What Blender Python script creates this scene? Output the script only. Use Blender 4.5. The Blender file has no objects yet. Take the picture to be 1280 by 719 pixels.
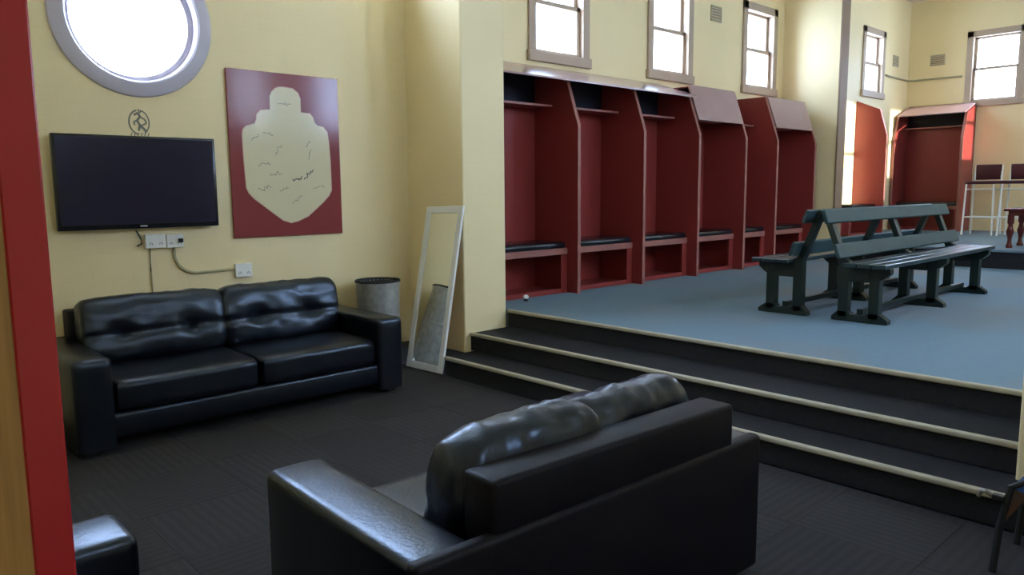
import bpy, bmesh, math, random
from mathutils import Vector, Matrix, noise
random.seed(7)

# ------------------------------------------------------------------ camera, sky, sun, exposure
scn = bpy.context.scene
COL = scn.collection
F_PX = 949.68
cam_d = bpy.data.cameras.new('camera')
cam_d.sensor_width = 36.0
cam_d.lens = F_PX / 1280 * 36.0
cam_d.clip_start = 0.02
cam = bpy.data.objects.new('camera', cam_d)
COL.objects.link(cam)
def _n(v): return v.normalized()
_a = _n(Vector((1670 - 640, -(229 - 359.5), -F_PX)))      # world X seen from the camera
_c = _n(Vector((-250 - 640, -(246 - 359.5), -F_PX)))      # world Y seen from the camera
_y = _n(_c - _a * _a.dot(_c)); _z = _a.cross(_y)
EYE = Vector((0, 0, 1.42))
cam.matrix_world = Matrix.Translation(EYE) @ Matrix((_a, _y, _z)).to_4x4()
scn.camera = cam

world = bpy.data.worlds.new('sky'); scn.world = world
world.use_nodes = True
bg = world.node_tree.nodes['Background']
bg.inputs['Color'].default_value = (0.50, 0.67, 1.0, 1)
bg.inputs['Strength'].default_value = 9.0

sun_d = bpy.data.lights.new('sun', 'SUN')
sun_d.energy = 3.2; sun_d.angle = math.radians(0.6); sun_d.color = (1.0, 0.95, 0.85)
sun = bpy.data.objects.new('sun', sun_d); COL.objects.link(sun)
sun.rotation_euler = Vector((0.0, 0.972, -0.236)).to_track_quat('-Z', 'Y').to_euler()

scn.view_settings.view_transform = 'Standard'
scn.view_settings.look = 'None'
scn.view_settings.exposure = 1.93
scn.view_settings.gamma = 1.0
scn.view_settings.use_curve_mapping = False

def portal(loc, direction, w, h):
    d = bpy.data.lights.new('window_daylight', 'AREA'); d.shape = 'RECTANGLE'; d.size = w; d.size_y = h
    d.cycles.is_portal = True
    o = bpy.data.objects.new('window_daylight', d); COL.objects.link(o)
    o.location = loc; o.rotation_euler = Vector(direction).to_track_quat('-Z', 'Z').to_euler()

# ------------------------------------------------------------------ materials
def mat(name, col, rough=0.6, spec=0.5, metal=0.0, noise_amt=0.0, noise_scale=8.0, bump=0.0, bump_scale=60.0, coat=0.0):
    m = bpy.data.materials.new(name); m.use_nodes = True
    nt = m.node_tree; b = nt.nodes['Principled BSDF']
    b.inputs['Base Color'].default_value = (*col, 1)
    b.inputs['Roughness'].default_value = rough
    b.inputs['Specular IOR Level'].default_value = spec
    b.inputs['Metallic'].default_value = metal
    b.inputs['Coat Weight'].default_value = coat
    geo = nt.nodes.new('ShaderNodeTexCoord')
    n = nt.nodes.new('ShaderNodeTexNoise'); n.inputs['Scale'].default_value = noise_scale; n.inputs['Detail'].default_value = 5
    nt.links.new(geo.outputs['Object'], n.inputs['Vector'])
    mx = nt.nodes.new('ShaderNodeMix'); mx.data_type = 'RGBA'
    k = noise_amt
    mx.inputs['A'].default_value = (*[c * (1 - k) for c in col], 1)
    mx.inputs['B'].default_value = (*[min(1, c * (1 + k)) for c in col], 1)
    nt.links.new(n.outputs['Fac'], mx.inputs['Factor'])
    nt.links.new(mx.outputs['Result'], b.inputs['Base Color'])
    if bump > 0:
        n2 = nt.nodes.new('ShaderNodeTexNoise'); n2.inputs['Scale'].default_value = bump_scale; n2.inputs['Detail'].default_value = 3
        nt.links.new(geo.outputs['Object'], n2.inputs['Vector'])
        bp = nt.nodes.new('ShaderNodeBump'); bp.inputs['Strength'].default_value = bump; bp.inputs['Distance'].default_value = 0.01
        nt.links.new(n2.outputs['Fac'], bp.inputs['Height']); nt.links.new(bp.outputs['Normal'], b.inputs['Normal'])
    return m

def brick_paint(name, col, axis):
    """painted brickwork: faint coursing relief under thick cream paint"""
    m = mat(name, col, 0.5, 0.35, noise_amt=0.05, noise_scale=1.7)
    nt = m.node_tree; b = nt.nodes['Principled BSDF']
    g = nt.nodes.new('ShaderNodeNewGeometry'); s = nt.nodes.new('ShaderNodeSeparateXYZ'); c = nt.nodes.new('ShaderNodeCombineXYZ')
    nt.links.new(g.outputs['Position'], s.inputs[0])
    nt.links.new(s.outputs['X' if axis == 'x' else 'Y'], c.inputs['X']); nt.links.new(s.outputs['Z'], c.inputs['Y'])
    br = nt.nodes.new('ShaderNodeTexBrick')
    br.inputs['Color1'].default_value = br.inputs['Color2'].default_value = (1, 1, 1, 1)
    br.inputs['Mortar'].default_value = (0, 0, 0, 1)
    br.inputs['Scale'].default_value = 1.0; br.inputs['Brick Width'].default_value = 0.24
    br.inputs['Row Height'].default_value = 0.086; br.inputs['Mortar Size'].default_value = 0.006; br.inputs['Mortar Smooth'].default_value = 0.8
    nt.links.new(c.outputs[0], br.inputs['Vector'])
    bp = nt.nodes.new('ShaderNodeBump'); bp.inputs['Strength'].default_value = 0.10; bp.inputs['Distance'].default_value = 0.004
    nt.links.new(br.outputs['Color'], bp.inputs['Height']); nt.links.new(bp.outputs['Normal'], b.inputs['Normal'])
    return m

def ribbed(name, col, axis, scale, amt):
    m = bpy.data.materials.new(name); m.use_nodes = True
    nt = m.node_tree; b = nt.nodes['Principled BSDF']
    b.inputs['Roughness'].default_value = 0.85; b.inputs['Specular IOR Level'].default_value = 0.25
    g = nt.nodes.new('ShaderNodeNewGeometry')
    w = nt.nodes.new('ShaderNodeTexWave'); w.wave_type = 'BANDS'; w.bands_direction = axis
    w.inputs['Scale'].default_value = scale; w.inputs['Distortion'].default_value = 1.2; w.inputs['Detail'].default_value = 2; w.inputs['Detail Scale'].default_value = 1.5
    nt.links.new(g.outputs['Position'], w.inputs['Vector'])
    mx = nt.nodes.new('ShaderNodeMix'); mx.data_type = 'RGBA'
    mx.inputs['A'].default_value = (*[c * (1 - amt) for c in col], 1); mx.inputs['B'].default_value = (*[c * (1 + amt) for c in col], 1)
    nt.links.new(w.outputs['Fac'], mx.inputs['Factor']); nt.links.new(mx.outputs['Result'], b.inputs['Base Color'])
    n2 = nt.nodes.new('ShaderNodeTexNoise'); n2.inputs['Scale'].default_value = 220
    nt.links.new(g.outputs['Position'], n2.inputs['Vector'])
    bp = nt.nodes.new('ShaderNodeBump'); bp.inputs['Strength'].default_value = 0.4; bp.inputs['Distance'].default_value = 0.004
    nt.links.new(n2.outputs['Fac'], bp.inputs['Height']); nt.links.new(bp.outputs['Normal'], b.inputs['Normal'])
    return m

def pane_glass():
    m = bpy.data.materials.new('window_glass'); m.use_nodes = True
    nt = m.node_tree; nt.nodes.clear()
    out = nt.nodes.new('ShaderNodeOutputMaterial'); t = nt.nodes.new('ShaderNodeBsdfTransparent'); gl = nt.nodes.new('ShaderNodeBsdfGlossy')
    t.inputs['Color'].default_value = (0.97, 0.98, 0.98, 1)
    gl.inputs['Roughness'].default_value = 0.03
    lw = nt.nodes.new('ShaderNodeLayerWeight'); lw.inputs['Blend'].default_value = 0.5
    pw = nt.nodes.new('ShaderNodeMath'); pw.operation = 'POWER'; pw.inputs[1].default_value = 4.0
    fr = nt.nodes.new('ShaderNodeMath'); fr.operation = 'MULTIPLY_ADD'; fr.inputs[1].default_value = 0.6; fr.inputs[2].default_value = 0.03
    nt.links.new(lw.outputs['Facing'], pw.inputs[0]); nt.links.new(pw.outputs[0], fr.inputs[0])
    mx = nt.nodes.new('ShaderNodeMixShader')
    nt.links.new(fr.outputs[0], mx.inputs[0]); nt.links.new(t.outputs[0], mx.inputs[1]); nt.links.new(gl.outputs[0], mx.inputs[2])
    nt.links.new(mx.outputs[0], out.inputs[0])
    return m

YEL = (0.92, 0.76, 0.44)
M = {}
M['wall_x'] = brick_paint('cream_painted_brick_x', YEL, 'x')
M['wall_y'] = brick_paint('cream_painted_brick_y', YEL, 'y')
M['ceiling'] = mat('ceiling_paint', (0.78, 0.72, 0.55), 0.8, 0.2, noise_amt=0.03)
M['tile_a'] = ribbed('charcoal_carpet_a', (0.036, 0.034, 0.036), 'X', 7.0, 0.13)
M['tile_b'] = ribbed('charcoal_carpet_b', (0.033, 0.031, 0.033), 'Y', 7.0, 0.13)
M['step'] = mat('charcoal_step_carpet', (0.030, 0.030, 0.033), 0.9, 0.15, noise_amt=0.3, noise_scale=40, bump=0.5, bump_scale=250)
M['nosing'] = mat('cream_nosing', (0.46, 0.42, 0.31), 0.55, 0.4, noise_amt=0.15, noise_scale=12)
M['blue'] = mat('blue_carpet', (0.16, 0.245, 0.315), 0.75, 0.35, noise_amt=0.1, noise_scale=30.0, bump=0.4, bump_scale=200)
def _worn(m):            # trodden, greyer patches in the blue pile
    nt = m.node_tree; b = nt.nodes['Principled BSDF']; src = b.inputs['Base Color'].links[0].from_socket
    g = nt.nodes.new('ShaderNodeNewGeometry'); n = nt.nodes.new('ShaderNodeTexNoise'); n.inputs['Scale'].default_value = 0.9; n.inputs['Detail'].default_value = 4
    nt.links.new(g.outputs['Position'], n.inputs['Vector'])
    r = nt.nodes.new('ShaderNodeValToRGB'); r.color_ramp.elements[0].position = .42; r.color_ramp.elements[1].position = .66
    nt.links.new(n.outputs['Fac'], r.inputs[0])
    mx = nt.nodes.new('ShaderNodeMix'); mx.data_type = 'RGBA'
    nt.links.new(r.outputs[0], mx.inputs['Factor']); nt.links.new(src, mx.inputs['A']); mx.inputs['B'].default_value = (0.20, 0.225, 0.25, 1)
    nt.links.new(mx.outputs['Result'], b.inputs['Base Color'])
_worn(M['blue'])
M['red'] = mat('oxblood_gloss_paint', (0.29, 0.042, 0.036), 0.32, 0.5, noise_amt=0.12, noise_scale=3)
M['red_edge'] = mat('worn_pink_red_edge', (0.34, 0.13, 0.105), 0.45, 0.5, noise_amt=0.2, noise_scale=14)
M['vinyl'] = mat('black_vinyl', (0.012, 0.012, 0.018), 0.22, 0.6)
M['taupe'] = mat('taupe_joinery_paint', (0.50, 0.38, 0.28), 0.5, 0.4, noise_amt=0.05)
M['lilac'] = mat('lilac_grey_joinery_paint', (0.60, 0.55, 0.64), 0.5, 0.4, noise_amt=0.05)
M['brown'] = mat('brown_trim_paint', (0.30, 0.19, 0.12), 0.5, 0.4, noise_amt=0.08)
M['glass'] = pane_glass()
M['leather'] = mat('black_leather', (0.003, 0.003, 0.006), 0.32, 0.85, noise_amt=0.25, noise_scale=6, bump=0.10, bump_scale=90)
M['leather'].node_tree.nodes['Principled BSDF'].inputs['Specular Tint'].default_value = (0.66, 0.80, 1.0, 1)
M['leather'].node_tree.nodes['Principled BSDF'].inputs['Coat Roughness'].default_value = 0.30
M['leather_dull'] = mat('black_leather_backing', (0.005, 0.004, 0.008), 0.55, 0.25, bump=0.1, bump_scale=120)
M['foot'] = mat('black_plastic', (0.01, 0.01, 0.01), 0.5)
M['screen'] = mat('tv_screen', (0.009, 0.009, 0.034), 0.14, 0.3)
M['bezel'] = mat('tv_bezel', (0.012, 0.012, 0.016), 0.25, 0.5)
M['maroon'] = mat('maroon_board', (0.25, 0.035, 0.042), 0.14, 0.35, noise_amt=0.05)
M['shield'] = mat('cream_shield_print', (0.72, 0.64, 0.42), 0.14, 0.5, noise_amt=0.03)
M['shield_rim'] = mat('pink_shield_outline', (0.62, 0.38, 0.32), 0.14, 0.5)
M['ink'] = mat('faded_ink', (0.22, 0.20, 0.15), 0.4)
M['ink_dark'] = mat('dark_ink', (0.08, 0.08, 0.07), 0.4)
M['white'] = mat('white_paint', (0.90, 0.90, 0.86), 0.4, 0.4, noise_amt=0.04)
M['plastic'] = mat('white_plastic', (0.88, 0.87, 0.82), 0.4, 0.4)
M['conduit'] = mat('painted_conduit', (0.42, 0.38, 0.22), 0.6)
M['mirror'] = mat('mirror_silver', (0.86, 0.88, 0.84), 0.03, 0.5, metal=1.0)
M['steel'] = mat('brushed_steel', (0.66, 0.66, 0.64), 0.34, 0.5, metal=0.5, noise_amt=0.5, noise_scale=22)
M['dark'] = mat('dark_lining', (0.012, 0.012, 0.012), 0.6)
M['green'] = mat('dark_green_gloss_paint', (0.006, 0.016, 0.012), 0.40, 0.5, noise_amt=0.2, noise_scale=9)
M['green_worn'] = mat('worn_green_plank_paint', (0.022, 0.040, 0.046), 0.27, 0.5, noise_amt=0.25, noise_scale=7)
M['green_back'] = mat('worn_blue_green_plank_paint', (0.034, 0.064, 0.066), 0.5, 0.3, noise_amt=0.25, noise_scale=7)
M['door_red'] = mat('red_gloss_door_paint', (0.50, 0.028, 0.034), 0.25, 0.5, noise_amt=0.08, noise_scale=5)
M['timber'] = mat('bare_timber', (0.44, 0.23, 0.07), 0.55, 0.4, noise_amt=0.55, noise_scale=6)
_nt = M['timber'].node_tree; _mp = _nt.nodes.new('ShaderNodeMapping'); _mp.inputs['Scale'].default_value = (22, 22, 0.7)
_tx = [n for n in _nt.nodes if n.type == 'TEX_NOISE'][0]; _tc = [n for n in _nt.nodes if n.type == 'TEX_COORD'][0]
_nt.links.new(_tc.outputs['Object'], _mp.inputs['Vector']); _nt.links.new(_mp.outputs[0], _tx.inputs['Vector'])
M['mahogany'] = mat('dark_red_timber', (0.13, 0.020, 0.018), 0.25, 0.5, noise_amt=0.2)
M['burgundy'] = mat('burgundy_vinyl', (0.075, 0.012, 0.020), 0.4, 0.4)
M['vent'] = mat('vent_paint', (0.56, 0.49, 0.32), 0.6)
M['bluecloth'] = mat('blue_canvas', (0.04, 0.10, 0.28), 0.7, 0.3)
M['orange'] = mat('rust_panel', (0.22, 0.07, 0.03), 0.5)
M['plumcloth'] = mat('plum_cloth', (0.13, 0.03, 0.07), 0.8, 0.2)
M['render'] = mat('pale_render', (0.75, 0.74, 0.72), 0.9, 0.2)

# ------------------------------------------------------------------ mesh helpers
class MB:
    def __init__(s): s.bm = bmesh.new()
    def box(s, x0, x1, y0, y1, z0, z1, bev=0.0, seg=2, mtx=None):
        r = bmesh.ops.create_cube(s.bm, size=1.0)
        vs = r['verts']
        for v in vs:
            v.co = Vector(((x0 + x1) / 2 + v.co.x * (x1 - x0), (y0 + y1) / 2 + v.co.y * (y1 - y0), (z0 + z1) / 2 + v.co.z * (z1 - z0)))
        if mtx is not None:
            for v in vs: v.co = mtx @ v.co
        if bev > 0:
            es = list({e for v in vs for e in v.link_edges})
            bmesh.ops.bevel(s.bm, geom=es, offset=bev, segments=seg, profile=0.5, affect='EDGES')
        return s
    def prism(s, pts, axis, a, b, bev=0.0):
        """polygon in the plane perpendicular to axis, extruded from a to b"""
        def mk(p, t):
            if axis == 'x': return Vector((t, p[0], p[1]))
            if axis == 'y': return Vector((p[0], t, p[1]))
            return Vector((p[0], p[1], t))
        A = [s.bm.verts.new(mk(p, a)) for p in pts]; B = [s.bm.verts.new(mk(p, b)) for p in pts]
        n = len(pts)
        fs = [s.bm.faces.new(A), s.bm.faces.new(B[::-1])]
        for i in range(n): fs.append(s.bm.faces.new((A[(i + 1) % n], A[i], B[i], B[(i + 1) % n])))
        bmesh.ops.recalc_face_normals(s.bm, faces=fs)
        if bev > 0:
            es = list({e for f in fs for e in f.edges})
            bmesh.ops.bevel(s.bm, geom=es, offset=bev, segments=1, profile=0.5, affect='EDGES')
        return s
    def tube(s, path, r, n=8, cap=True):
        path = [Vector(p) for p in path]; rings = []
        rr = r if isinstance(r, (list, tuple)) else [r] * len(path)
        up = Vector((0, 0, 1))
        for i, p in enumerate(path):
            t = (path[min(i + 1, len(path) - 1)] - path[max(i - 1, 0)]).normalized()
            u = t.cross(up)
            if u.length < 1e-3: u = t.cross(Vector((0, 1, 0)))
            u.normalize(); v = t.cross(u)
            rings.append([s.bm.verts.new(p + (u * math.cos(2 * math.pi * k / n) + v * math.sin(2 * math.pi * k / n)) * rr[i]) for k in range(n)])
        fs = []
        for i in range(len(rings) - 1):
            for k in range(n): fs.append(s.bm.faces.new((rings[i][k], rings[i][(k + 1) % n], rings[i + 1][(k + 1) % n], rings[i + 1][k])))
        if cap: fs.append(s.bm.faces.new(rings[0][::-1])); fs.append(s.bm.faces.new(rings[-1]))
        bmesh.ops.recalc_face_normals(s.bm, faces=fs)
        return s
    def lathe(s, prof, cx, cy, n=24, closed=False):
        rings = [[s.bm.verts.new((cx + r * math.cos(2 * math.pi * k / n), cy + r * math.sin(2 * math.pi * k / n), z)) for k in range(n)] for r, z in prof]
        fs = []
        for i in range(len(rings) - 1):
            for k in range(n): fs.append(s.bm.faces.new((rings[i][k], rings[i][(k + 1) % n], rings[i + 1][(k + 1) % n], rings[i + 1][k])))
        if not closed:
            if prof[0][0] > 1e-5: fs.append(s.bm.faces.new(rings[0][::-1]))
            if prof[-1][0] > 1e-5: fs.append(s.bm.faces.new(rings[-1]))
        else:
            for k in range(n): fs.append(s.bm.faces.new((rings[-1][k], rings[-1][(k + 1) % n], rings[0][(k + 1) % n], rings[0][k])))
        bmesh.ops.recalc_face_normals(s.bm, faces=fs)
        return s
    def build(s, name, m, parent=None, smooth=False):
        me = bpy.data.meshes.new(name); s.bm.to_mesh(me); s.bm.free()
        if smooth:
            for p in me.polygons: p.use_smooth = True
            try: me.set_sharp_from_angle(angle=math.radians(42))
            except Exception: pass
        me.materials.append(M[m] if isinstance(m, str) else m)
        o = bpy.data.objects.new(name, me); COL.objects.link(o)
        if parent is not None: o.parent = parent
        return o

def tag(o, label, cat, group=None):
    o['label'] = label; o['category'] = cat
    if group: o['group'] = group
    return o
def struct(o): o['kind'] = 'structure'; return o
def thing(name, label, cat, loc=(0, 0, 0), rz=0.0, group=None):
    o = bpy.data.objects.new(name, None); COL.objects.link(o)
    o.location = loc; o.rotation_euler = (0, 0, rz); o.empty_display_size = 0.1
    return tag(o, label, cat, group)
def copy_tree(o, parent=None):
    c = o.copy(); COL.objects.link(c); c.parent = parent
    for ch in list(o.children): copy_tree(ch, c)
    return c

# ------------------------------------------------------------------ the setting
S = 0.142; UP = 3 * S; PL = 0.655; CEIL = 4.72
YA = 5.38; YB = 5.50; XL = -0.45; XD = 15.03; PX0, PX1 = 3.80, 4.25; PY = 4.65; HF = -1.2; BK = -2.2
NX0, NX1, NY = 10.40, 10.60, 4.66

# lower floor of carpet tiles
fl = struct(MB().box(XL - .2, 3.56, BK - .2, YA + .2, -0.12, -0.010).build('floor', 'step'))
i = 0
x = 0.97 - 0.5 * 3
full = {}
ix = 0
while x < 3.53:
    y = 2.95 - 0.5 * 11; iy = 0
    while y < YA:
        a0, a1, b0, b1 = max(x, XL), min(x + .5, 3.53), max(y, BK), min(y + .5, YA)
        if a1 - a0 > .02 and b1 - b0 > .02:
            k = 'tile_a' if (ix + iy) % 2 == 0 else 'tile_b'
            MB().box(a0 + .0003, a1 - .0003, b0 + .0003, b1 - .0003, -0.010, 0.0, .0012, 1).build('carpet_tile', k, fl)
        y += .5; iy += 1
    x += .5; ix += 1

# upper floor, platform, steps
struct(MB().box(4.28, NX1, HF - .2, YB + .2, UP - .3, UP - .001).build('floor_hall', 'blue'))
struct(MB().box(NX1 - .02, XD + .2, HF - .2, YB + .2, UP - .3, PL - .001).build('floor_platform', 'blue'))
pr = struct(MB().box(NX1 - .035, NX1 - .021, HF, NY, UP, PL - .03).build('trim_platform_riser', 'step'))
struct(MB().box(NX1 - .05, NX1 + .03, HF, NY, PL - .03, PL + .004, .008).build('trim_platform_nosing', 'blue'))
steps = struct(MB().box(3.60, 4.35, BK, YA, -.1, S - .012).build('floor_steps', 'step'))
def step(x0, x1, k, y1):
    z = k * S
    MB().box(x0 + .018, x1, 0.2, y1, z - S, z - .004).build('tread', 'step', steps)
    # rounded cream nosing strip
    MB().box(x0, x0 + .040, 0.2, y1, z - .024, z + .003, .008, 3).build('nosing', 'nosing', steps, True)
step(3.540, 3.86, 1, 4.600)
step(3.842, 4.28, 2, PY)
step(4.255, 4.36, 3, PY)

# walls -------------------------------------------------------------
def wall_with_windows(name, axis, plane0, plane1, u0, u1, z0, z1, wins, m):
    """slab with rectangular openings, built from pieces of one mesh"""
    b = MB()
    def bx(ua, ub, za, zb):
        if ub - ua < 1e-4 or zb - za < 1e-4: return
        if axis == 'x': b.box(ua, ub, plane0, plane1, za, zb)
        else: b.box(plane0, plane1, ua, ub, za, zb)
    us = u0
    for (a, c, za, zb) in sorted(wins):
        bx(us, a, z0, z1); bx(a, c, z0, za); bx(a, c, zb, z1); us = c
    bx(us, u1, z0, z1)
    return struct(b.build(name, m))

WZ0, WZ1 = 2.69, 3.87
wb = [(5.79, WZ0, WZ1), (7.69, WZ0, WZ1), (9.735, WZ0, WZ1), (13.47, 2.93, 4.06)]
HW = 0.445; FR = 0.085
def op(c, a, b): return (c - HW + FR, c + HW - FR, a + FR, b - FR)
wall_with_windows('wall_back', 'x', YB, YB + .30, PX1 - .2, XD + .3, 0, CEIL, [op(*w) for w in wb], 'wall_x')
wd = [(4.105, 2.79, 4.06)]
wall_with_windows('wall_far', 'y', XD, XD + .30, HF - .3, YB, 0, CEIL, [op(*w) for w in wd], 'wall_y')
wf = [(5.38, 2.4, 4.5), (6.95, 2.4, 4.5), (8.55, 2.4, 4.5), (12.75, 2.60, 4.62), (14.62, 3.1, 4.62)]
wall_with_windows('wall_front', 'x', HF - .18, HF, PX1 - .2, XD, 0, CEIL, [op(*w) for w in wf], 'wall_x')
wk = [(2.6, 2.4, 3.9)]
wall_with_windows('wall_behind', 'x', BK - .25, BK, XL - .3, PX0, 0, CEIL, [op(*w) for w in wk], 'wall_x')
struct(MB().box(XL - .3, XL, BK, YA + .3, 0, CEIL).build('wall_left', 'wall_y'))
struct(MB().box(PX0, PX1, PY, YB + .2, 0, CEIL, .012, 2).build('wall_pier_left', 'wall_x'))
struct(MB().box(PX0, PX1, BK - .25, 0.850, 0, CEIL, .012, 2).build('wall_pier_right', 'wall_y'))
struct(MB().box(NX0, NX1, NY + .025, YB, 0.3, CEIL).build('wall_nib', 'wall_y'))
struct(MB().box(NX0 - .012, NX1 + .012, NY, NY + .025, PL - .23, CEIL, .004, 1).build('trim_nib_edge', 'brown'))
struct(MB().box(XL - .3, XD + .3, BK - .3, YB + .4, CEIL, CEIL + .15).build('ceiling', 'ceiling'))

# TV wall with the round opening
RC = (1.682, 2.545); RI, RO = 0.362, 0.50
def round_wall():
    b = MB(); bm = b.bm
    x0, x1, z0, z1 = XL, PX0 + .01, 0.0, 3.1
    n = 96
    angs = sorted(set([2 * math.pi * k / n for k in range(n)] + [math.atan2(zz - RC[1], xx - RC[0]) % (2 * math.pi) for xx in (x0, x1) for zz in (z0, z1)]))
    def outer(a):
        dx, dz = math.cos(a), math.sin(a); ts = []
        if dx > 1e-9: ts.append((x1 - RC[0]) / dx)
        if dx < -1e-9: ts.append((x0 - RC[0]) / dx)
        if dz > 1e-9: ts.append((z1 - RC[1]) / dz)
        if dz < -1e-9: ts.append((z0 - RC[1]) / dz)
        t = min(ts); return RC[0] + dx * t, RC[1] + dz * t
    R = RI + .046
    def ring(f, y): return [bm.verts.new((f(a)[0], y, f(a)[1])) for a in angs]
    inn = lambda a: (RC[0] + R * math.cos(a), RC[1] + R * math.sin(a))
    o1, i1, i2, o2 = ring(outer, YA), ring(inn, YA), ring(inn, YA + .3), ring(outer, YA + .3)
    m = len(angs)
    for A, B in ((o1, i1), (i1, i2), (i2, o2), (o2, o1)):
        for k in range(m): bm.faces.new((A[k], A[(k + 1) % m], B[(k + 1) % m], B[k]))
    bmesh.ops.recalc_face_normals(bm, faces=bm.faces[:])
    return struct(b.build('wall_television', 'wall_x'))
round_wall()
wt = [(2.65, 3.15, 4.62)]; HT = 0.95  # high window added out of view to light the leather arms
wall_with_windows('wall_television_upper', 'x', YA, YA + .30, XL, PX0 + .01, 3.1, CEIL, [(c - HT + FR, c + HT - FR, a + FR, d - FR) for c, a, d in wt], 'wall_x')

# round window: moulded ring, inner lining, glass
def yring(name, prof, m, parent=None, n=72):
    b = MB(); b.lathe([(r, y) for r, y in prof], 0, 0, n, closed=True)
    # lathe axis z -> world -y
    for v in b.bm.verts: v.co = Vector((RC[0] + v.co.x, YA - v.co.z, RC[1] + v.co.y))
    bmesh.ops.recalc_face_normals(b.bm, faces=b.bm.faces[:])
    return b.build(name, m, parent, True)
w = struct(yring('window_5', [(RI + .050, .030), (RO - .03, .026), (RO - .006, .016), (RO, .0), (RI + .04, .0), (RI + .046, .016)], 'lilac'))
yring('reveal_standin', [(RI, -.055), (RI + .012, -.045), (RI + .036, -.045), (RI + .036, -.09), (RI, -.09)], 'lilac', w)  # flat ring added in place of the lit reveal, turned from the sky
yring('window_lining', [(RI + .032, -.15), (RI + .033, -.10), (RI + .033, -.04), (RI + .034, .012), (RI + .044, .024), (RI + .052, .024), (RI + .047, -.0), (RI + .045, -.15)], 'lilac', w)
b = MB(); b.lathe([(RI + .02, -.074), (RI + .02, -.070)], 0, 0, 64)
for v in b.bm.verts: v.co = Vector((RC[0] + v.co.x, YA - v.co.z, RC[1] + v.co.y))
b.build('pane', 'glass', w)
portal((RC[0], YA + .26, RC[1]), (0, -1, 0), 2 * RI, 2 * RI)

# sash windows -------------------------------------------------------
def sash_window(name, axis, plane, side, c, z0, z1, m='taupe', depth=.30, hw=HW):
    """side=+1: room lies on the smaller-coordinate side of plane"""
    def bx(b, ua, ub, da, db, za, zb, bev=.004):
        p, q = plane + side * da, plane + side * db
        p, q = min(p, q), max(p, q)
        if axis == 'x': b.box(ua, ub, p, q, za, zb, bev, 1)
        else: b.box(p, q, ua, ub, za, zb, bev, 1)
        return b
    a, d = c - hw, c + hw
    b = MB()
    bx(b, a, a + .10, -.025, .0, z0, z1); bx(b, d - .10, d, -.025, .0, z0, z1); bx(b, a, d, -.025, .0, z1 - .10, z1)
    root = struct(b.build(name, m))
    ia, id_, iz0, iz1 = a + FR, d - FR, z0 + FR, z1 - FR
    b = MB()                                   # lining of the reveal
    for (p, q) in ((ia, ia + .014), (id_ - .014, id_)): bx(b, p, q, -.012, depth - .04, iz0, iz1, .001)
    bx(b, ia, id_, -.012, depth - .04, iz1 - .014, iz1, .001)
    b.build('reveal_lining', m, root)
    bx(MB(), a - .015, d + .015, -.045, .10, z0 - .005, z0 + FR + .012, .006).build('window_sill', m, root)
    mid = (iz0 + iz1) / 2
    for (za, zb, dd) in ((iz0, mid + .02, .030), (mid - .02, iz1, .075)):
        b = MB(); f = .045
        bx(b, ia + .012, ia + .012 + f, dd, dd + .04, za, zb); bx(b, id_ - .012 - f, id_ - .012, dd, dd + .04, za, zb)
        bx(b, ia + .012, id_ - .012, dd, dd + .04, za, za + f); bx(b, ia + .012, id_ - .012, dd, dd + .04, zb - f, zb)
        sash = b.build('sash', m, root)
        bx(MB(), ia + .03, id_ - .03, dd + .018, dd + .022, za + .02, zb - .02, 0).build('pane', 'glass', sash)
    mid_p = plane + side * (depth - .02)
    loc = (c, mid_p, (iz0 + iz1) / 2) if axis == 'x' else (mid_p, c, (iz0 + iz1) / 2)
    dr = (0, -side, 0) if axis == 'x' else (-side, 0, 0)
    portal(loc, dr, id_ - ia, iz1 - iz0)
    return root
for k, (c, a, d) in enumerate(wb): sash_window('window_%d' % (k + 1), 'x', YB, 1, c, a, d)
sash_window('window_6', 'y', XD, 1, wd[0][0], wd[0][1], wd[0][2])
for k, (c, a, d) in enumerate(wf): sash_window('window_%d' % (k + 7), 'x', HF, -1, c, a, d, depth=.22)
for k, (c, a, d) in enumerate(wk): sash_window('window_%d' % (k + 12), 'x', BK, -1, c, a, d)
for k, (c, a, d) in enumerate(wt): sash_window('window_%d' % (k + 14), 'x', YA, 1, c, a, d, hw=HT)  # window added out of view to light the leather arms
# unseen wall added outside the front windows to block sun from the lockers
struct(MB().box(-6, 10.4, -9.5, -9.0, -1, 6.6).build('wall_sun_blocker', 'render'))
struct(MB().box(-12, 24, -16, 12, -1.2, -1.0).build('ground_outside', 'render'))

# partition with the red door frame beside the camera
DY = 0.80
def dx(xat062): return xat062 / .62 * DY
struct(MB().box(XL, dx(.088), DY, DY + .13, 0, CEIL).build('wall_partition', 'wall_x'))
df = struct(MB().box(dx(.0985), dx(.1245), DY - .012, DY + .145, 0, 2.6, .002, 1).build('door_1', 'door_red'))
MB().box(dx(.05), dx(.0985), DY - .012, DY + .0, 0, 2.6, .0015, 1).build('timber_lining', 'timber', df)

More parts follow.
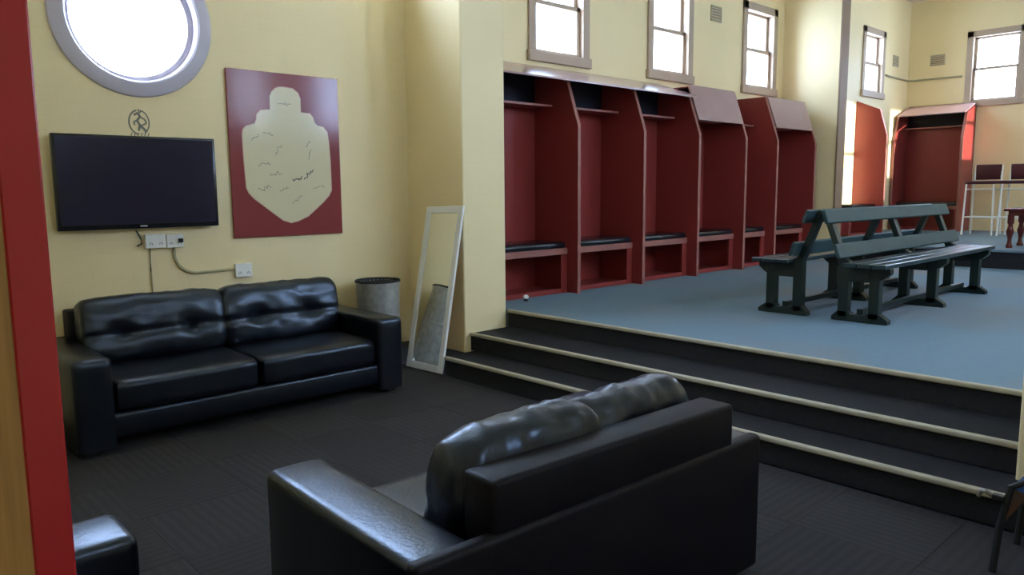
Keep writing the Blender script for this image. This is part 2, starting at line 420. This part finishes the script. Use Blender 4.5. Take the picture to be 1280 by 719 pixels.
# wall fittings that belong to the building
def vent(x, y, z, axis, label):
    t = thing('wall_vent', label, 'vent', (x, y, z), group='ventilation grilles in the brick walls')
    w, h, d = .12, .095, .012
    sw = (lambda b, u0, u1, d0, d1, z0, z1: b.box(u0, u1, d0, d1, z0, z1)) if axis == 'x' else (lambda b, u0, u1, d0, d1, z0, z1: b.box(d0, d1, u0, u1, z0, z1))
    b = MB()
    sw(b, -w, w, -d, 0, h - .015, h); sw(b, -w, w, -d, 0, -h, -h + .015); sw(b, -w, -w + .015, -d, 0, -h, h); sw(b, w - .015, w, -d, 0, -h, h)
    b.build('frame', 'vent', t)
    sw(MB(), -w + .01, w - .01, -.003, 0, -h + .01, h - .01).build('backing', 'brown', t)
    for k in range(5):
        zz = -h + .03 + k * .0325
        sw(MB(), -w + .012, w - .012, -.009, -.002, zz - .007, zz + .009).build('slat', 'vent', t)
vent(8.65, YB, 3.60, 'x', 'small cream ventilation grille high between two sash windows above the locker row')
vent(14.42, YB, 3.63, 'x', 'small cream ventilation grille between the corner and the sash window over the end locker')
vent(XD, 5.015, 3.65, 'y', 'cream ventilation grille above the locker on the far end wall')
tag(MB().tube([(13.98, YB - .025, 3.345), (14.96, YB - .025, 3.335), (XD - .025, YB - .10, 3.33), (XD - .025, 4.60, 3.325)], .016, 8).build('conduit_pipe', 'conduit', None, True),
    'thin surface pipe running round the corner above the far lockers', 'pipe')

# ------------------------------------------------------------------ lockers
ZT = 2.585
def locker(x0, x1, zf, lid, lowtop, loc, rz, label, left_panel=False, grp='red changing room cubicles', bare=False):
    """cubicle: local x along the wall, y=0 at the wall and negative to the room, z=0 at its floor"""
    t = thing('locker_cubicle', label, 'locker', loc, rz, grp)
    T = .036; kz, ky = 2.01 - UP, -.60
    if lowtop: prof = [(-.60, 0), (-.60, kz), (-.452, 2.44 - UP), (-.01, 2.60 - UP), (-.01, 0)]
    else: prof = [(-.60, 0), (-.60, kz), (-.405, ZT - UP), (-.01, ZT - UP), (-.01, 0)]
    def panel(xa, xb):
        p = MB().prism(prof, 'x', xa, xb).build('side_panel', 'red', t)
        q = prof
        n = 3
        b = MB()
        b.box(xa - .003, xb + .003, -.606, -.598, 0, kz, .002, 1)
        dy, dz = q[2][0] - q[1][0], q[2][1] - q[1][1]
        L = math.hypot(dy, dz); ny, nz = -dz / L, dy / L
        b.prism([(q[1][0], q[1][1]), (q[1][0] + ny * .008, q[1][1] + nz * .008), (q[2][0] + ny * .008, q[2][1] + nz * .008), (q[2][0], q[2][1])], 'x', xa - .003, xb + .003)
        b.build('edge_strip', 'red_edge', p)
    panel(x1 - T / 2, x1 + T / 2)
    if left_panel: panel(x0 - T / 2, x0 + T / 2)
    xi0, xi1 = x0 + T / 2 + .004, x1 - T / 2
    if not bare: MB().box(xi0, xi1, -.022, -.008, 0, 2.56 - UP).build('back_panel', 'red', t)
    if bare: MB().box(xi0, xi1, -.022, -.008, 0, .40).build('back_panel', 'red', t)
    if not bare: MB().box(xi0, xi1, -.26, -.022, 2.215 - UP, 2.237 - UP, .003, 1).build('shelf', 'red_edge' if False else 'red', t)
    if not bare: MB().box(xi0, xi1, -.268, -.26, 2.216 - UP, 2.238 - UP, .002, 1).build('shelf_edge', 'red_edge', t)
    if not bare: MB().box(xi0, xi1, -.026, -.022, 2.237 - UP, 2.56 - UP).build('upper_shade', 'lid_shade', t)  # dark sheet: the lid's shade above the shelf put into the colour
    # bench seat: board, front rail, stiles, plinth
    sy = -.455
    MB().box(xi0, xi1, sy, -.022, .405, .43).build('seat_board', 'red', t)
    MB().box(xi0, xi1, sy - .018, sy, .375, .438, .003, 1).build('seat_rail', 'red_edge', t)
    MB().box(xi1 - .085, xi1, sy - .012, sy + .010, 0, .375, .002, 1).build('stile', 'red', t)
    MB().box(xi0, xi0 + .05, sy - .012, sy + .010, 0, .375, .002, 1).build('stile', 'red', t)
    MB().box(xi0 + .05, xi1 - .085, sy - .010, sy + .012, 0, .045, .002, 1).build('plinth_rail', 'red', t)
    MB().box(xi0, xi1, sy + .012, -.022, .012, .024).build('bottom_board', 'red', t)
    c = MB().box(xi0 + .02, xi1 - .03, sy - .03, -.05, .432, .500, .030, 4).build('seat_cushion', 'vinyl', t, True)
    if lid == 'open':
        a, bq = (-.012, 2.625 - UP), (-.575, 2.425 - UP)
        dz = (bq[1] - a[1]); MB().prism([a, bq, (bq[0], bq[1] + .016), (a[0], a[1] + .016)], 'x', x0 + T / 2 + .004, x1 + T / 2).build('lid', 'lidm', t)
    elif lid == 'closed':
        a, bq = (-.41, ZT - UP - .015), (-.553, 2.185 - UP)
        MB().prism([a, bq, (bq[0] - .016, bq[1] + .006), (a[0] - .016, a[1] + .02)], 'x', xi0 + .002, xi1 - .002).build('lid', 'lidm', t)
        MB().box(xi0, xi1, -.41, -.01, ZT - UP - .030, ZT - UP - .014).build('top_board', 'red', t)
    return t
M['lid_shade'] = mat('navy_lid_shade', (0.010, 0.010, 0.022), 0.5, 0.3)
M['lidm'] = mat('glossy_red_lid', (0.42, 0.26, 0.26), 0.18, 0.7, noise_amt=0.1, noise_scale=4)
XS = [4.43, 5.43, 6.44, 7.445, 8.44, 9.205, 10.245]
info = [('open', True, 'first red cubicle beside the cream pier, sloping lid catching the window light'),
        ('open', True, 'second red cubicle from the cream pier, with a sloping lid resting on top'),
        ('open', True, 'third red cubicle from the cream pier, with a sloping lid lifted at its end'),
        ('closed', False, 'fourth red cubicle from the pier, steep closed lid behind a tall pointed side panel'),
        ('none', False, 'narrow fifth red cubicle from the pier, without any lid'),
        ('closed', False, 'last red cubicle of the long row, next to the cream wall nib')]
for k, (lid, low, lab) in enumerate(info):
    locker(XS[k], XS[k + 1], UP, lid, low, (0, YB, UP), 0, lab, left_panel=(k == 0))
lk = locker(11.90, 12.90, PL, 'none', True, (0, YB, PL), 0, 'red cubicle on the platform just behind the cream wall nib with brown edge', bare=True)
lk.scale = (1, .85, 1)
# on the far end wall, facing the hall: local x runs towards -Y
locker(0.0, 1.10, PL, 'open', True, (XD, 5.46, PL), -math.pi / 2, 'wide red cubicle on the far end wall beside the bar stools', left_panel=True)

# ------------------------------------------------------------------ sofas
def puff(w, d, h, e=4.5, cuts=13, tufts=(), depth=.03, wr=.006, seed=0, sag=0.0, bow=0.0, ex=7.0, crease=0.0):
    """soft cushion centred on the origin; front face is -y"""
    b = MB(); bm = b.bm
    bmesh.ops.create_cube(bm, size=2.0)
    bmesh.ops.subdivide_edges(bm, edges=bm.edges[:], cuts=cuts, use_grid_fill=True)
    for v in bm.verts:
        p = v.co
        yz = (abs(p.y) ** e + abs(p.z) ** e) ** (1 / e)
        q = p / max((abs(p.x) ** ex + yz ** ex) ** (1 / ex), 1e-6)
        x, y, z = q.x * w / 2, q.y * d / 2, q.z * h / 2
        nz = noise.noise(Vector((x * 7 + seed * 3.1, y * 7, z * 9))) + .6 * noise.noise(Vector((x * 17 + seed, y * 15, z * 19)))
        n = Vector((q.x * .4, q.y, q.z)).normalized()
        nz2 = noise.noise(Vector((x * 30 + seed * 2.3 + z * 6, y * 5, z * 5)))
        off = n * (nz * wr + nz2 * crease)
        x += off.x; y += off.y; z += off.z
        if q.y < 0:
            fw = min(1.0, -q.y * 1.4)
            for (tx, tz) in tufts:
                r2 = (x - tx) ** 2 + ((z - tz) * 1.25) ** 2
                y += fw * depth * (math.exp(-r2 / .0022) * 1.0 + .45 * math.exp(-r2 / .014))
            if tufts:
                y += fw * depth * .35 * math.exp(-((z - tufts[0][1]) / .022) ** 2)
        z -= sag * (1 - (2 * x / w) ** 2) * (q.z > 0)
        y -= bow * (1 - (2 * x / w) ** 2)
        v.co = Vector((x, y, z))
    return b

def sofa(name, label, W, loc, rz, nseat=2, arm=.20, D=.90, H=.54, bl=0.0, loose=False):
    t = thing(name, label, 'sofa' if nseat > 1 else 'armchair', loc, rz)
    f, k = -D / 2, D / 2
    for s in (-1, 1):
        xa, xb = (-W / 2, -W / 2 + arm) if s < 0 else (W / 2 - arm, W / 2)
        # upholstered arm: padded, crowned top and soft corners
        xm, hw_ = (xa + xb) / 2, (xb - xa) / 2
        b = MB(); rings = []
        prof = [(-hw_, .035)] + [(-hw_, .20), (-hw_, H - .06)]
        for q in range(13):
            a = math.pi - math.pi * q / 12
            ex = .34
            cxx = math.copysign(abs(math.cos(a)) ** ex, math.cos(a)); czz = math.sin(a) ** .62
            prof.append((hw_ * cxx, H - .040 + .040 * czz))
        prof += [(hw_, H - .06), (hw_, .20), (hw_, .035)]
        ys = [(f, .030), (f + .006, .014), (f + .016, .005), (f + .032, 0), (f + .2, 0), ((f + k) / 2, 0), (k - .2, 0), (k - .06, 0), (k - .04, .002)]
        for (yy, ins) in ys:
            rings.append([b.bm.verts.new((xm + px_ * (1 - ins / hw_), yy, .035 + (pz_ - .035) * (1 - ins / H))) for px_, pz_ in prof])
        for r0, r1 in zip(rings[:-1], rings[1:]):
            for q in range(len(prof)): b.bm.faces.new((r0[q], r0[(q + 1) % len(prof)], r1[(q + 1) % len(prof)], r1[q]))
        b.bm.faces.new(rings[0]); b.bm.faces.new(rings[-1][::-1])
        bmesh.ops.recalc_face_normals(b.bm, faces=b.bm.faces[:])
        b.build('arm', 'leather', t, True)
    wi = W / 2 - arm
    MB().box(-wi - .01, wi + .01, f + .03, k - .05, .075, .215, .02, 3).build('seat_base', 'leather', t, True)
    MB().box(-W / 2, W / 2, k - .055, k, .04, H + .001, .020, 4).build('back_frame', 'leather_dull', t, True)
    MB().box(-wi - .035, wi + (-.05 if loose else .035), k - .15, k - .012, H - .05, .682 if loose else .712, .016, 3).build('back_rail', 'leather_dull', t, True)
    cw = 2 * wi / nseat
    for q in range(nseat):
        cx = -wi + cw * (q + .5)
        o = puff(cw - .006, D - .21, .195, ex=14, e=7, cuts=11, wr=.004, seed=q + 2).build('seat_cushion', 'leather', t, True)
        o.location = (cx, f + .02 + (D - .21) / 2, .305)
        tw = cw * (.5 if nseat > 1 else .45)
        c = puff((.60, .68)[q == 0] if loose else cw + .02, .23, .42, e=2.6 if loose else 3.2, ex=5.0 if loose else 9.0, crease=.006 if loose else .003, cuts=25, tufts=[(-tw / 2.1, -.03), (tw / 2.1, -.03)], depth=.035, wr=.010, seed=q * 5 + int(W * 10)).build('back_cushion', 'leather', t, True)
        c.location = (cx, k - .265, .585)
        c.rotation_euler = (math.radians(-10), 0, 0)
        if loose:
            c.location = ((.205, k - .250, .552) if q else (-.285, k - .290, .540))
            c.rotation_euler = (math.radians(-8), math.radians(2.0 if q else 1.0), math.radians(-2 if q else 3))
    for sx in (-1, 1):
        for sy in (-1, 1):
            MB().box(sx * (W / 2 - .08) - .03, sx * (W / 2 - .08) + .03, sy * (D / 2 - .08) - .03, sy * (D / 2 - .08) + .03, 0, .04).build('foot', 'foot', t)
    return t
sofa('leather_sofa', 'long black leather two-cushion sofa against the cream wall below the television', 2.10, (2.01, 4.44 + .45, 0), 0)
sofa('leather_sofa', 'short black leather sofa facing the television, its plain back turned to the door frame', 1.49, (1.735, 1.80, 0), math.pi - math.radians(2.2), D=.88, loose=True)
sofa('leather_armchair', 'black leather armchair beside the red door frame, pale light on its arm', .92, (.57 - .45, 2.27 - .46, 0), math.pi / 2, nseat=1, arm=.22)

# ------------------------------------------------------------------ television, board, emblem, sockets
tv = thing('television', 'flat black television on the cream wall under the round window', 'television', (1.632, YA, 1.492))
MB().box(-.496, .496, -.085, -.045, -.298, .298, .006, 2).build('bezel', 'bezel', tv, True)
MB().box(-.478, .478, -.0865, -.0845, -.268, .283).build('screen', 'screen', tv)
MB().box(-.30, .30, -.046, -.020, -.18, .18, .01, 2).build('rear_housing', 'foot', tv)
MB().box(-.16, .16, -.021, -.0005, -.12, .12, .003, 1).build('wall_bracket', 'foot', tv)
MB().box(-.022, .022, -.0868, -.0850, -.286, -.277).build('logo', 'steel', tv)

bd = thing('signed_board', 'maroon board with a cream signed shield outline, on the cream wall by the television', 'poster', (2.70, YA - .004, 1.693))
MB().box(-.4405, .4405, -.016, 0, -.5975, .5975, .002, 1).build('backing_board', 'maroon', bd)
SH = [(2.694, 2.19), (2.762, 2.185), (2.805, 2.155), (2.82, 2.115), (2.82, 2.015), (2.894, 2.011), (2.915, 1.985), (2.93, 1.945), (2.952, 1.925), (3.0, 1.915), (3.034, 1.879), (3.045, 1.80), (3.052, 1.655), (3.053, 1.436), (3.03, 1.395), (2.979, 1.345), (2.848, 1.241), (2.76, 1.205), (2.704, 1.194), (2.64, 1.215), (2.57, 1.267), (2.424, 1.378), (2.385, 1.42), (2.369, 1.458), (2.361, 1.642), (2.357, 1.832), (2.365, 1.87), (2.388, 1.894), (2.454, 1.915), (2.468, 1.945), (2.475, 1.985), (2.504, 2.012), (2.576, 2.021), (2.579, 2.115), (2.595, 2.15), (2.626, 2.178), (2.66, 2.189)]
cx, cz = 2.70, 1.693
def offs(k): return [((x - cx) * (1 + k / .35), (z - cz) * (1 + k / .5)) for x, z in SH]
MB().prism(offs(.006), 'y', -.0172, -.0155).build('shield_outline', 'shield_rim', bd)
MB().prism(offs(0), 'y', -.0182, -.0160).build('shield', 'shield', bd)
def ribbon(b, pts, w, y):
    for k in range(len(pts) - 1):
        p, q = Vector(pts[k]), Vector(pts[k + 1]); t = (q - p)
        if t.length < 1e-6: continue
        n = Vector((-t.y, t.x)).normalized() * w / 2
        b.prism([(p - n)[:], (p + n)[:], (q + n)[:], (q - n)[:]], 'y', y, y + .0008)
    return b
sigs = [(2.623, 1.736, .045, 55, 0), (2.88, 1.707, .04, 70, 0), (2.862, 1.556, .055, 40, 1), (2.77, 1.521, .04, 10, 1), (2.503, 1.449, .05, 15, 0), (2.762, 1.364, .05, 25, 0), (2.941, 1.456, .05, 10, 0), (2.688, 2.069, .055, -8, 0), (2.512, 1.627, .05, 5, 0), (2.448, 1.819, .035, 30, 0), (2.87, 1.78, .03, 60, 0), (2.60, 1.56, .05, 0, 0), (2.66, 1.44, .04, 20, 0), (2.55, 1.85, .04, -10, 0)]
for (sx, sz, sc, rot, dk) in sigs:
    r = random.Random(int(sx * 1000)); pts = []
    for k in range(12):
        u = (k / 11 - .5) * 2 * sc; v = (r.random() - .5) * sc * .7 * (1 if k % 2 else -.6)
        a = math.radians(rot); pts.append((sx - cx + u * math.cos(a) - v * math.sin(a), sz - cz + u * math.sin(a) + v * math.cos(a)))
    ribbon(MB(), pts, .007 if dk else .0035, -.0190).build('signature', 'ink_dark' if dk else 'ink', bd)

em = thing('wall_emblem', 'round grey line-drawn club emblem on the cream wall above the television', 'emblem', (1.672, YA, 1.885))
def arc(r, a0, a1, n=20, ex=1.0): return [(r * math.cos(math.radians(a0 + (a1 - a0) * k / n)), ex * r * math.sin(math.radians(a0 + (a1 - a0) * k / n))) for k in range(n + 1)]
ribbon(MB(), arc(.062, 100, 260, 20, 1.25), .010, -.002).build('ring', 'ink', em)
ribbon(MB(), arc(.062, -60, 80, 20, 1.25), .008, -.002).build('ring', 'ink', em)
b = MB(); ribbon(b, [(-.03, .045), (-.005, .06), (.008, .035), (-.012, .012), (.004, -.02), (-.006, -.055)], .014, -.0025)
ribbon(b, [(.008, .035), (.035, .02), (.045, -.005), (.02, -.018), (.004, -.02)], .010, -.0025)
ribbon(b, [(-.012, .012), (-.034, .0), (-.028, -.02)], .010, -.0025)
ribbon(b, [(.004, -.02), (.03, -.045), (.045, -.062)], .016, -.0025); ribbon(b, [(0.0, .085), (.005, .06), (.016, .072)], .008, -.0025)
b.build('lion_figure', 'ink', em)
b = MB()
for k in range(6): ribbon(b, [(-.055 + k * .021, -.088), (-.047 + k * .021, -.068)], .006, -.002)
b.build('lettering', 'ink', em)

def socket(x, z, w, h, label, switch=True):
    t = thing('power_socket', label, 'socket', (x, YA, z), group='white socket plates on the television wall')
    MB().box(-w / 2, w / 2, -.035, 0, -h / 2, h / 2, .004, 2).build('plate', 'plastic', t)
    for s in (-1, 1):
        MB().box(s * w * .25 - .008, s * w * .25 + .008, -.038, -.034, h * .18, h * .34, .001, 1).build('switch', 'white', t)
        for q in (-1, 0, 1):
            MB().box(s * w * .25 + q * .009 - .0015, s * w * .25 + q * .009 + .0015, -.0358, -.0348, -h * .2 - .006 * abs(q - 0), -h * .2 + .012 - .006 * abs(q)).build('slot', 'dark', t)
    return t
socket(1.716, 1.104, .130, .094, 'white socket plate under the television with a thin cable dropping below it')
p2 = socket(1.842, 1.100, .112, .090, 'white socket plate under the television holding a black plug')
MB().box(.018, .045, -.062, -.034, -.012, .016, .005, 2).build('plug', 'foot', p2)
socket(2.312, .862, .125, .098, 'lone white socket box on the wall between the sofa back and the maroon board')
tag(MB().tube([(1.60, YA - .02, 1.18), (1.625, YA - .02, 1.13), (1.63, YA - .02, 1.09), (1.60, YA - .02, 1.075)], .006, 6).build('short_cable', 'ink_dark', None, True), 'short dark cable looping beside the socket under the television', 'cable')
tag(MB().tube([(1.682, YA - .008, 1.058), (1.680, YA - .008, .9), (1.683, YA - .008, .66)], .0055, 6).build('cable', 'conduit', None, True), 'thin cable running straight down the wall behind the long sofa', 'cable')
pts = [(1.838, YA - .010, 1.055)]
for k in range(9):
    a = math.pi + (math.pi / 2) * k / 8
    pts.append((1.838 + .15 + .15 * math.cos(a), YA - .010, .868 + .14 + .14 * math.sin(a)))
pts.append((2.25, YA - .010, .872))
tag(MB().tube(pts, .010, 8).build('conduit', 'conduit', None, True), 'bent conduit joining the socket under the television to the lone socket box', 'conduit')

# ------------------------------------------------------------------ mirror and bin
P0, P1, Q0, Q1 = Vector((3.512, 5.066, .004)), Vector((3.512, 4.604, .004)), Vector((3.752, 5.15, 1.305)), Vector((3.752, 4.668, 1.305))
ux = (P1 - P0).normalized(); ht = (Q0 + Q1 - P0 - P1) / 2; up = (ht - ux * ht.dot(ux)).normalized(); nn = ux.cross(up)
Wm, Hm = .472, ht.length
# x: along width, y: into the wall, z: up the leaning face
mm = Matrix.Identity(4)
base = (P0 + P1) / 2
shear = ht.dot(ux) / Hm
upv = ht.normalized()
nin = ux.cross(upv)
if nin.x < 0: nin = -nin
for r in range(3): mm[r][0], mm[r][1], mm[r][2], mm[r][3] = ux[r], nin[r], upv[r], base[r]
mi = thing('leaning_mirror', 'tall narrow mirror in a white frame leaning against the cream pier', 'mirror', (0, 0, 0))
mi.matrix_world = mm
fw = .056
b = MB(); b.box(-Wm / 2, -Wm / 2 + fw, 0, .022, 0, Hm, .004, 1); b.box(Wm / 2 - fw, Wm / 2, 0, .022, 0, Hm, .004, 1)
b.box(-Wm / 2 + fw, Wm / 2 - fw, 0, .022, 0, fw, .004, 1); b.box(-Wm / 2 + fw, Wm / 2 - fw, 0, .022, Hm - fw, Hm, .004, 1)
b.build('frame', 'white', mi)
MB().box(-Wm / 2 + fw - .004, Wm / 2 - fw + .004, .009, .014, fw - .004, Hm - fw + .004).build('mirror_glass', 'mirror', mi)
MB().box(-Wm / 2 + .01, Wm / 2 - .01, .0142, .020, .01, Hm - .01).build('backing', 'timber', mi)

bn = thing('metal_bin', 'round silver metal bin standing between the long sofa and the leaning mirror', 'bin', (3.285, 5.10, 0))
n = 40; b = MB()
prof = [(.150, 0), (.158, .02), (.168, .70), (.176, .712), (.176, .722), (.166, .722), (.160, .71), (.150, .03), (0.0, .03)]
b.lathe(prof, 0, 0, n)
for v in b.bm.verts:
    a = math.atan2(v.co.y, v.co.x); r = math.hypot(v.co.x, v.co.y)
    if r > .1 and .02 < v.co.z < .70: v.co.x *= 1 + .012 * math.cos(20 * a); v.co.y *= 1 + .012 * math.cos(20 * a)
b.build('body', 'steel', bn, True)
MB().lathe([(.150, .66), (.158, .70), (.164, .728), (.176, .730), (.180, .716), (.1775, .714), (.1745, .7245), (.165, .7235), (.148, .66)], 0, 0, 32, closed=True).build('liner', 'dark', bn, True)
MB().lathe([(.160, .40), (.170, .402), (.170, .415), (.162, .417)], 0, 0, 40, closed=True).build('hoop', 'steel', bn, True)

# ------------------------------------------------------------------ green benches, back to back
def bench(label, loc, rz):
    """local: x along the bench, seat front at -y, back at +y"""
    t = thing('slatted_bench', label, 'bench', loc, rz, 'green timber benches standing back to back')
    for fx in (-1.14, .03, 1.14):
        prof_post = [(.30, .03), (.375, .03), (.375, .44), (.395, .48), (.515, .79), (.515, .825), (.478, .825), (.352, .50), (.325, .46), (.30, .45)]
        fr = MB().prism(prof_post, 'x', fx - .035, fx + .035, .004).build('back_post', 'green', t)
        MB().prism([(.075, .03), (.150, .03), (.150, .40), (.075, .40)], 'x', fx - .035, fx + .035, .004).build('front_leg', 'green', t)
        MB().prism([(.005, .41), (.335, .41), (.335, .30), (.16, .30), (.06, .325), (.005, .37)], 'x', fx - .033, fx + .033, .004).build('seat_bearer', 'green', t)
        MB().prism([(.01, 0), (.42, 0), (.42, .03), (.375, .075), (.30, .075), (.28, .055), (.17, .055), (.150, .075), (.075, .075), (.03, .045), (.01, .03)], 'x', fx - .035, fx + .035, .003).build('foot', 'green', t)
    for k in range(3):
        MB().box(-1.28, 1.28, .0 + k * .104, .098 + k * .104, .412, .445, .006, 2).build('seat_plank', 'green_worn', t)
    def back(y, z, h):
        m = Matrix.Translation((0, y, z)) @ Matrix.Rotation(math.radians(-20.5), 4, 'X')
        MB().box(-1.30, 1.30, -.016, .016, -h / 2, h / 2, .008, 2, m).build('back_plank', 'green_back', t)
    back(.345, .527, .112); back(.442, .778, .105)
    MB().box(-1.14, 1.14, .200, .245, .055, .095, .004, 1).build('stretcher', 'green', t)
    return t
bench('dark green bench facing the steps, backed onto another bench facing the locker row', (6.83, 2.110, UP), 0)
bench('dark green bench facing the red locker row, backed onto the bench facing the steps', (6.83, 3.145, UP), math.pi)

# ------------------------------------------------------------------ platform furniture
def bar_stool(label, loc, rz=0.0):
    t = thing('bar_stool', label, 'stool', loc, rz, 'bar stools by the far end wall')
    # front towards -x
    h = .80; w = .19
    for sx in (-1, 1):
        for sy in (-1, 1):
            top = h if sx < 0 else 1.10
            pts = [(sx * (w + .03), sy * (w + .02), 0), (sx * w, sy * w, h)]
            if sx > 0: pts.append((w + .04, sy * (w - .01), 1.10))
            MB().tube(pts, .014, 8).build('leg', 'white', t, True)
    for z, k in ((.28, 1.0), (.72, .97)):
        q = w + .03 * (1 - z / h)
        for (p0, p1) in (((-q, -q, z), (-q, q, z)), ((q, -q, z), (q, q, z)), ((-q, -q, z), (q, -q, z)), ((-q, q, z), (q, q, z))):
            MB().tube([p0, p1], .010, 8).build('rail', 'white', t, True)
    MB().box(-w - .03, w + .03, -w - .04, w + .04, h, h + .05, .018, 3).build('seat', 'burgundy', t, True)
    MB().box(w + .012, w + .045, -w + .006, w - .006, .87, 1.11, .012, 3).build('backrest', 'burgundy', t, True)
    return t
bar_stool('white-framed burgundy bar stool next to the red cubicle on the far end wall', (13.75, 3.80, PL))
bar_stool('second white-framed burgundy bar stool from the wide red cubicle', (13.75, 3.31, PL))

tb = thing('low_table', 'low dark red timber table with turned legs at the platform edge', 'table', (11.22, 2.47, PL))
MB().box(-.31, .31, -.31, .31, .455, .49, .010, 3).build('table_top', 'mahogany', tb, True)
MB().box(-.265, .265, -.265, .265, .40, .455).build('apron', 'mahogany', tb)
for sx in (-1, 1):
    for sy in (-1, 1):
        MB().lathe([(.034, 0), (.040, .02), (.028, .05), (.022, .10), (.030, .15), (.044, .20), (.030, .25), (.024, .29), (.036, .31), (.036, .41)], sx * .24, sy * .24, 14).build('leg', 'mahogany', tb, True)

# small white stopper lying on the blue carpet
ds = thing('door_stop', 'tiny white and black stopper lying on the blue carpet by the first cubicle', 'door stop', (4.72, 4.90, UP))
MB().lathe([(.020, 0), (.022, .012), (.016, .022)], 0, 0, 16).build('base', 'foot', ds, True)
MB().lathe([(.016, .022), (.026, .030), (.026, .046), (.014, .056), (0, .058)], 0, 0, 16).build('cap', 'plastic', ds, True)

# folding stool with a blue sling at the foot of the steps
fs = thing('folding_stool', 'low black tubular folding stool with a blue sling seat at the foot of the steps', 'stool', (3.30, .56, 0))
for sx in (-1, 1):
    xx = sx * .16
    MB().tube([(xx - .03, .185, 0), (xx - .012, .175, .18), (xx, .150, .33), (xx + .01, .10, .362), (xx + .01, -.10, .362), (xx, -.15, .33), (xx - .03, -.185, 0)], .013, 8).build('leg_hoop', 'foot', fs, True)
MB().tube([(-.17, .172, .19), (.17, .172, .19)], .009, 8).build('cross_rail', 'foot', fs, True)
MB().tube([(-.17, -.172, .19), (.17, -.172, .19)], .009, 8).build('cross_rail', 'foot', fs, True)
b = MB(); b.prism([(.145, .336), (.08, .318), (0, .308), (-.08, .318), (-.145, .336), (-.145, .328), (-.08, .310), (0, .300), (.08, .310), (.145, .328)], 'x', -.165, .165); b.build('sling_seat', 'bluecloth', fs)
b = MB(); b.box(-.15, .15, .160, .166, .20, .30, .002, 1); b.build('side_panel', 'orange', fs)
MB().tube([(-.18, .20, .285), (-.185, .225, .300), (-.18, .240, .295), (-.175, .250, .270)], .008, 8).build('hook', 'ink', fs, True)
MB().box(-.19, -.16, .165, .205, .275, .295, .003, 1).build('hook_bracket', 'foot', fs)
o = puff(.22, .20, .16, e=2.6, cuts=8, wr=.012, seed=9).build('cloth_bundle', 'plumcloth', None, True)
o.location = (3.34, .56, .455); tag(o, 'plum cloth bundle lying on the blue folding stool', 'bundle')
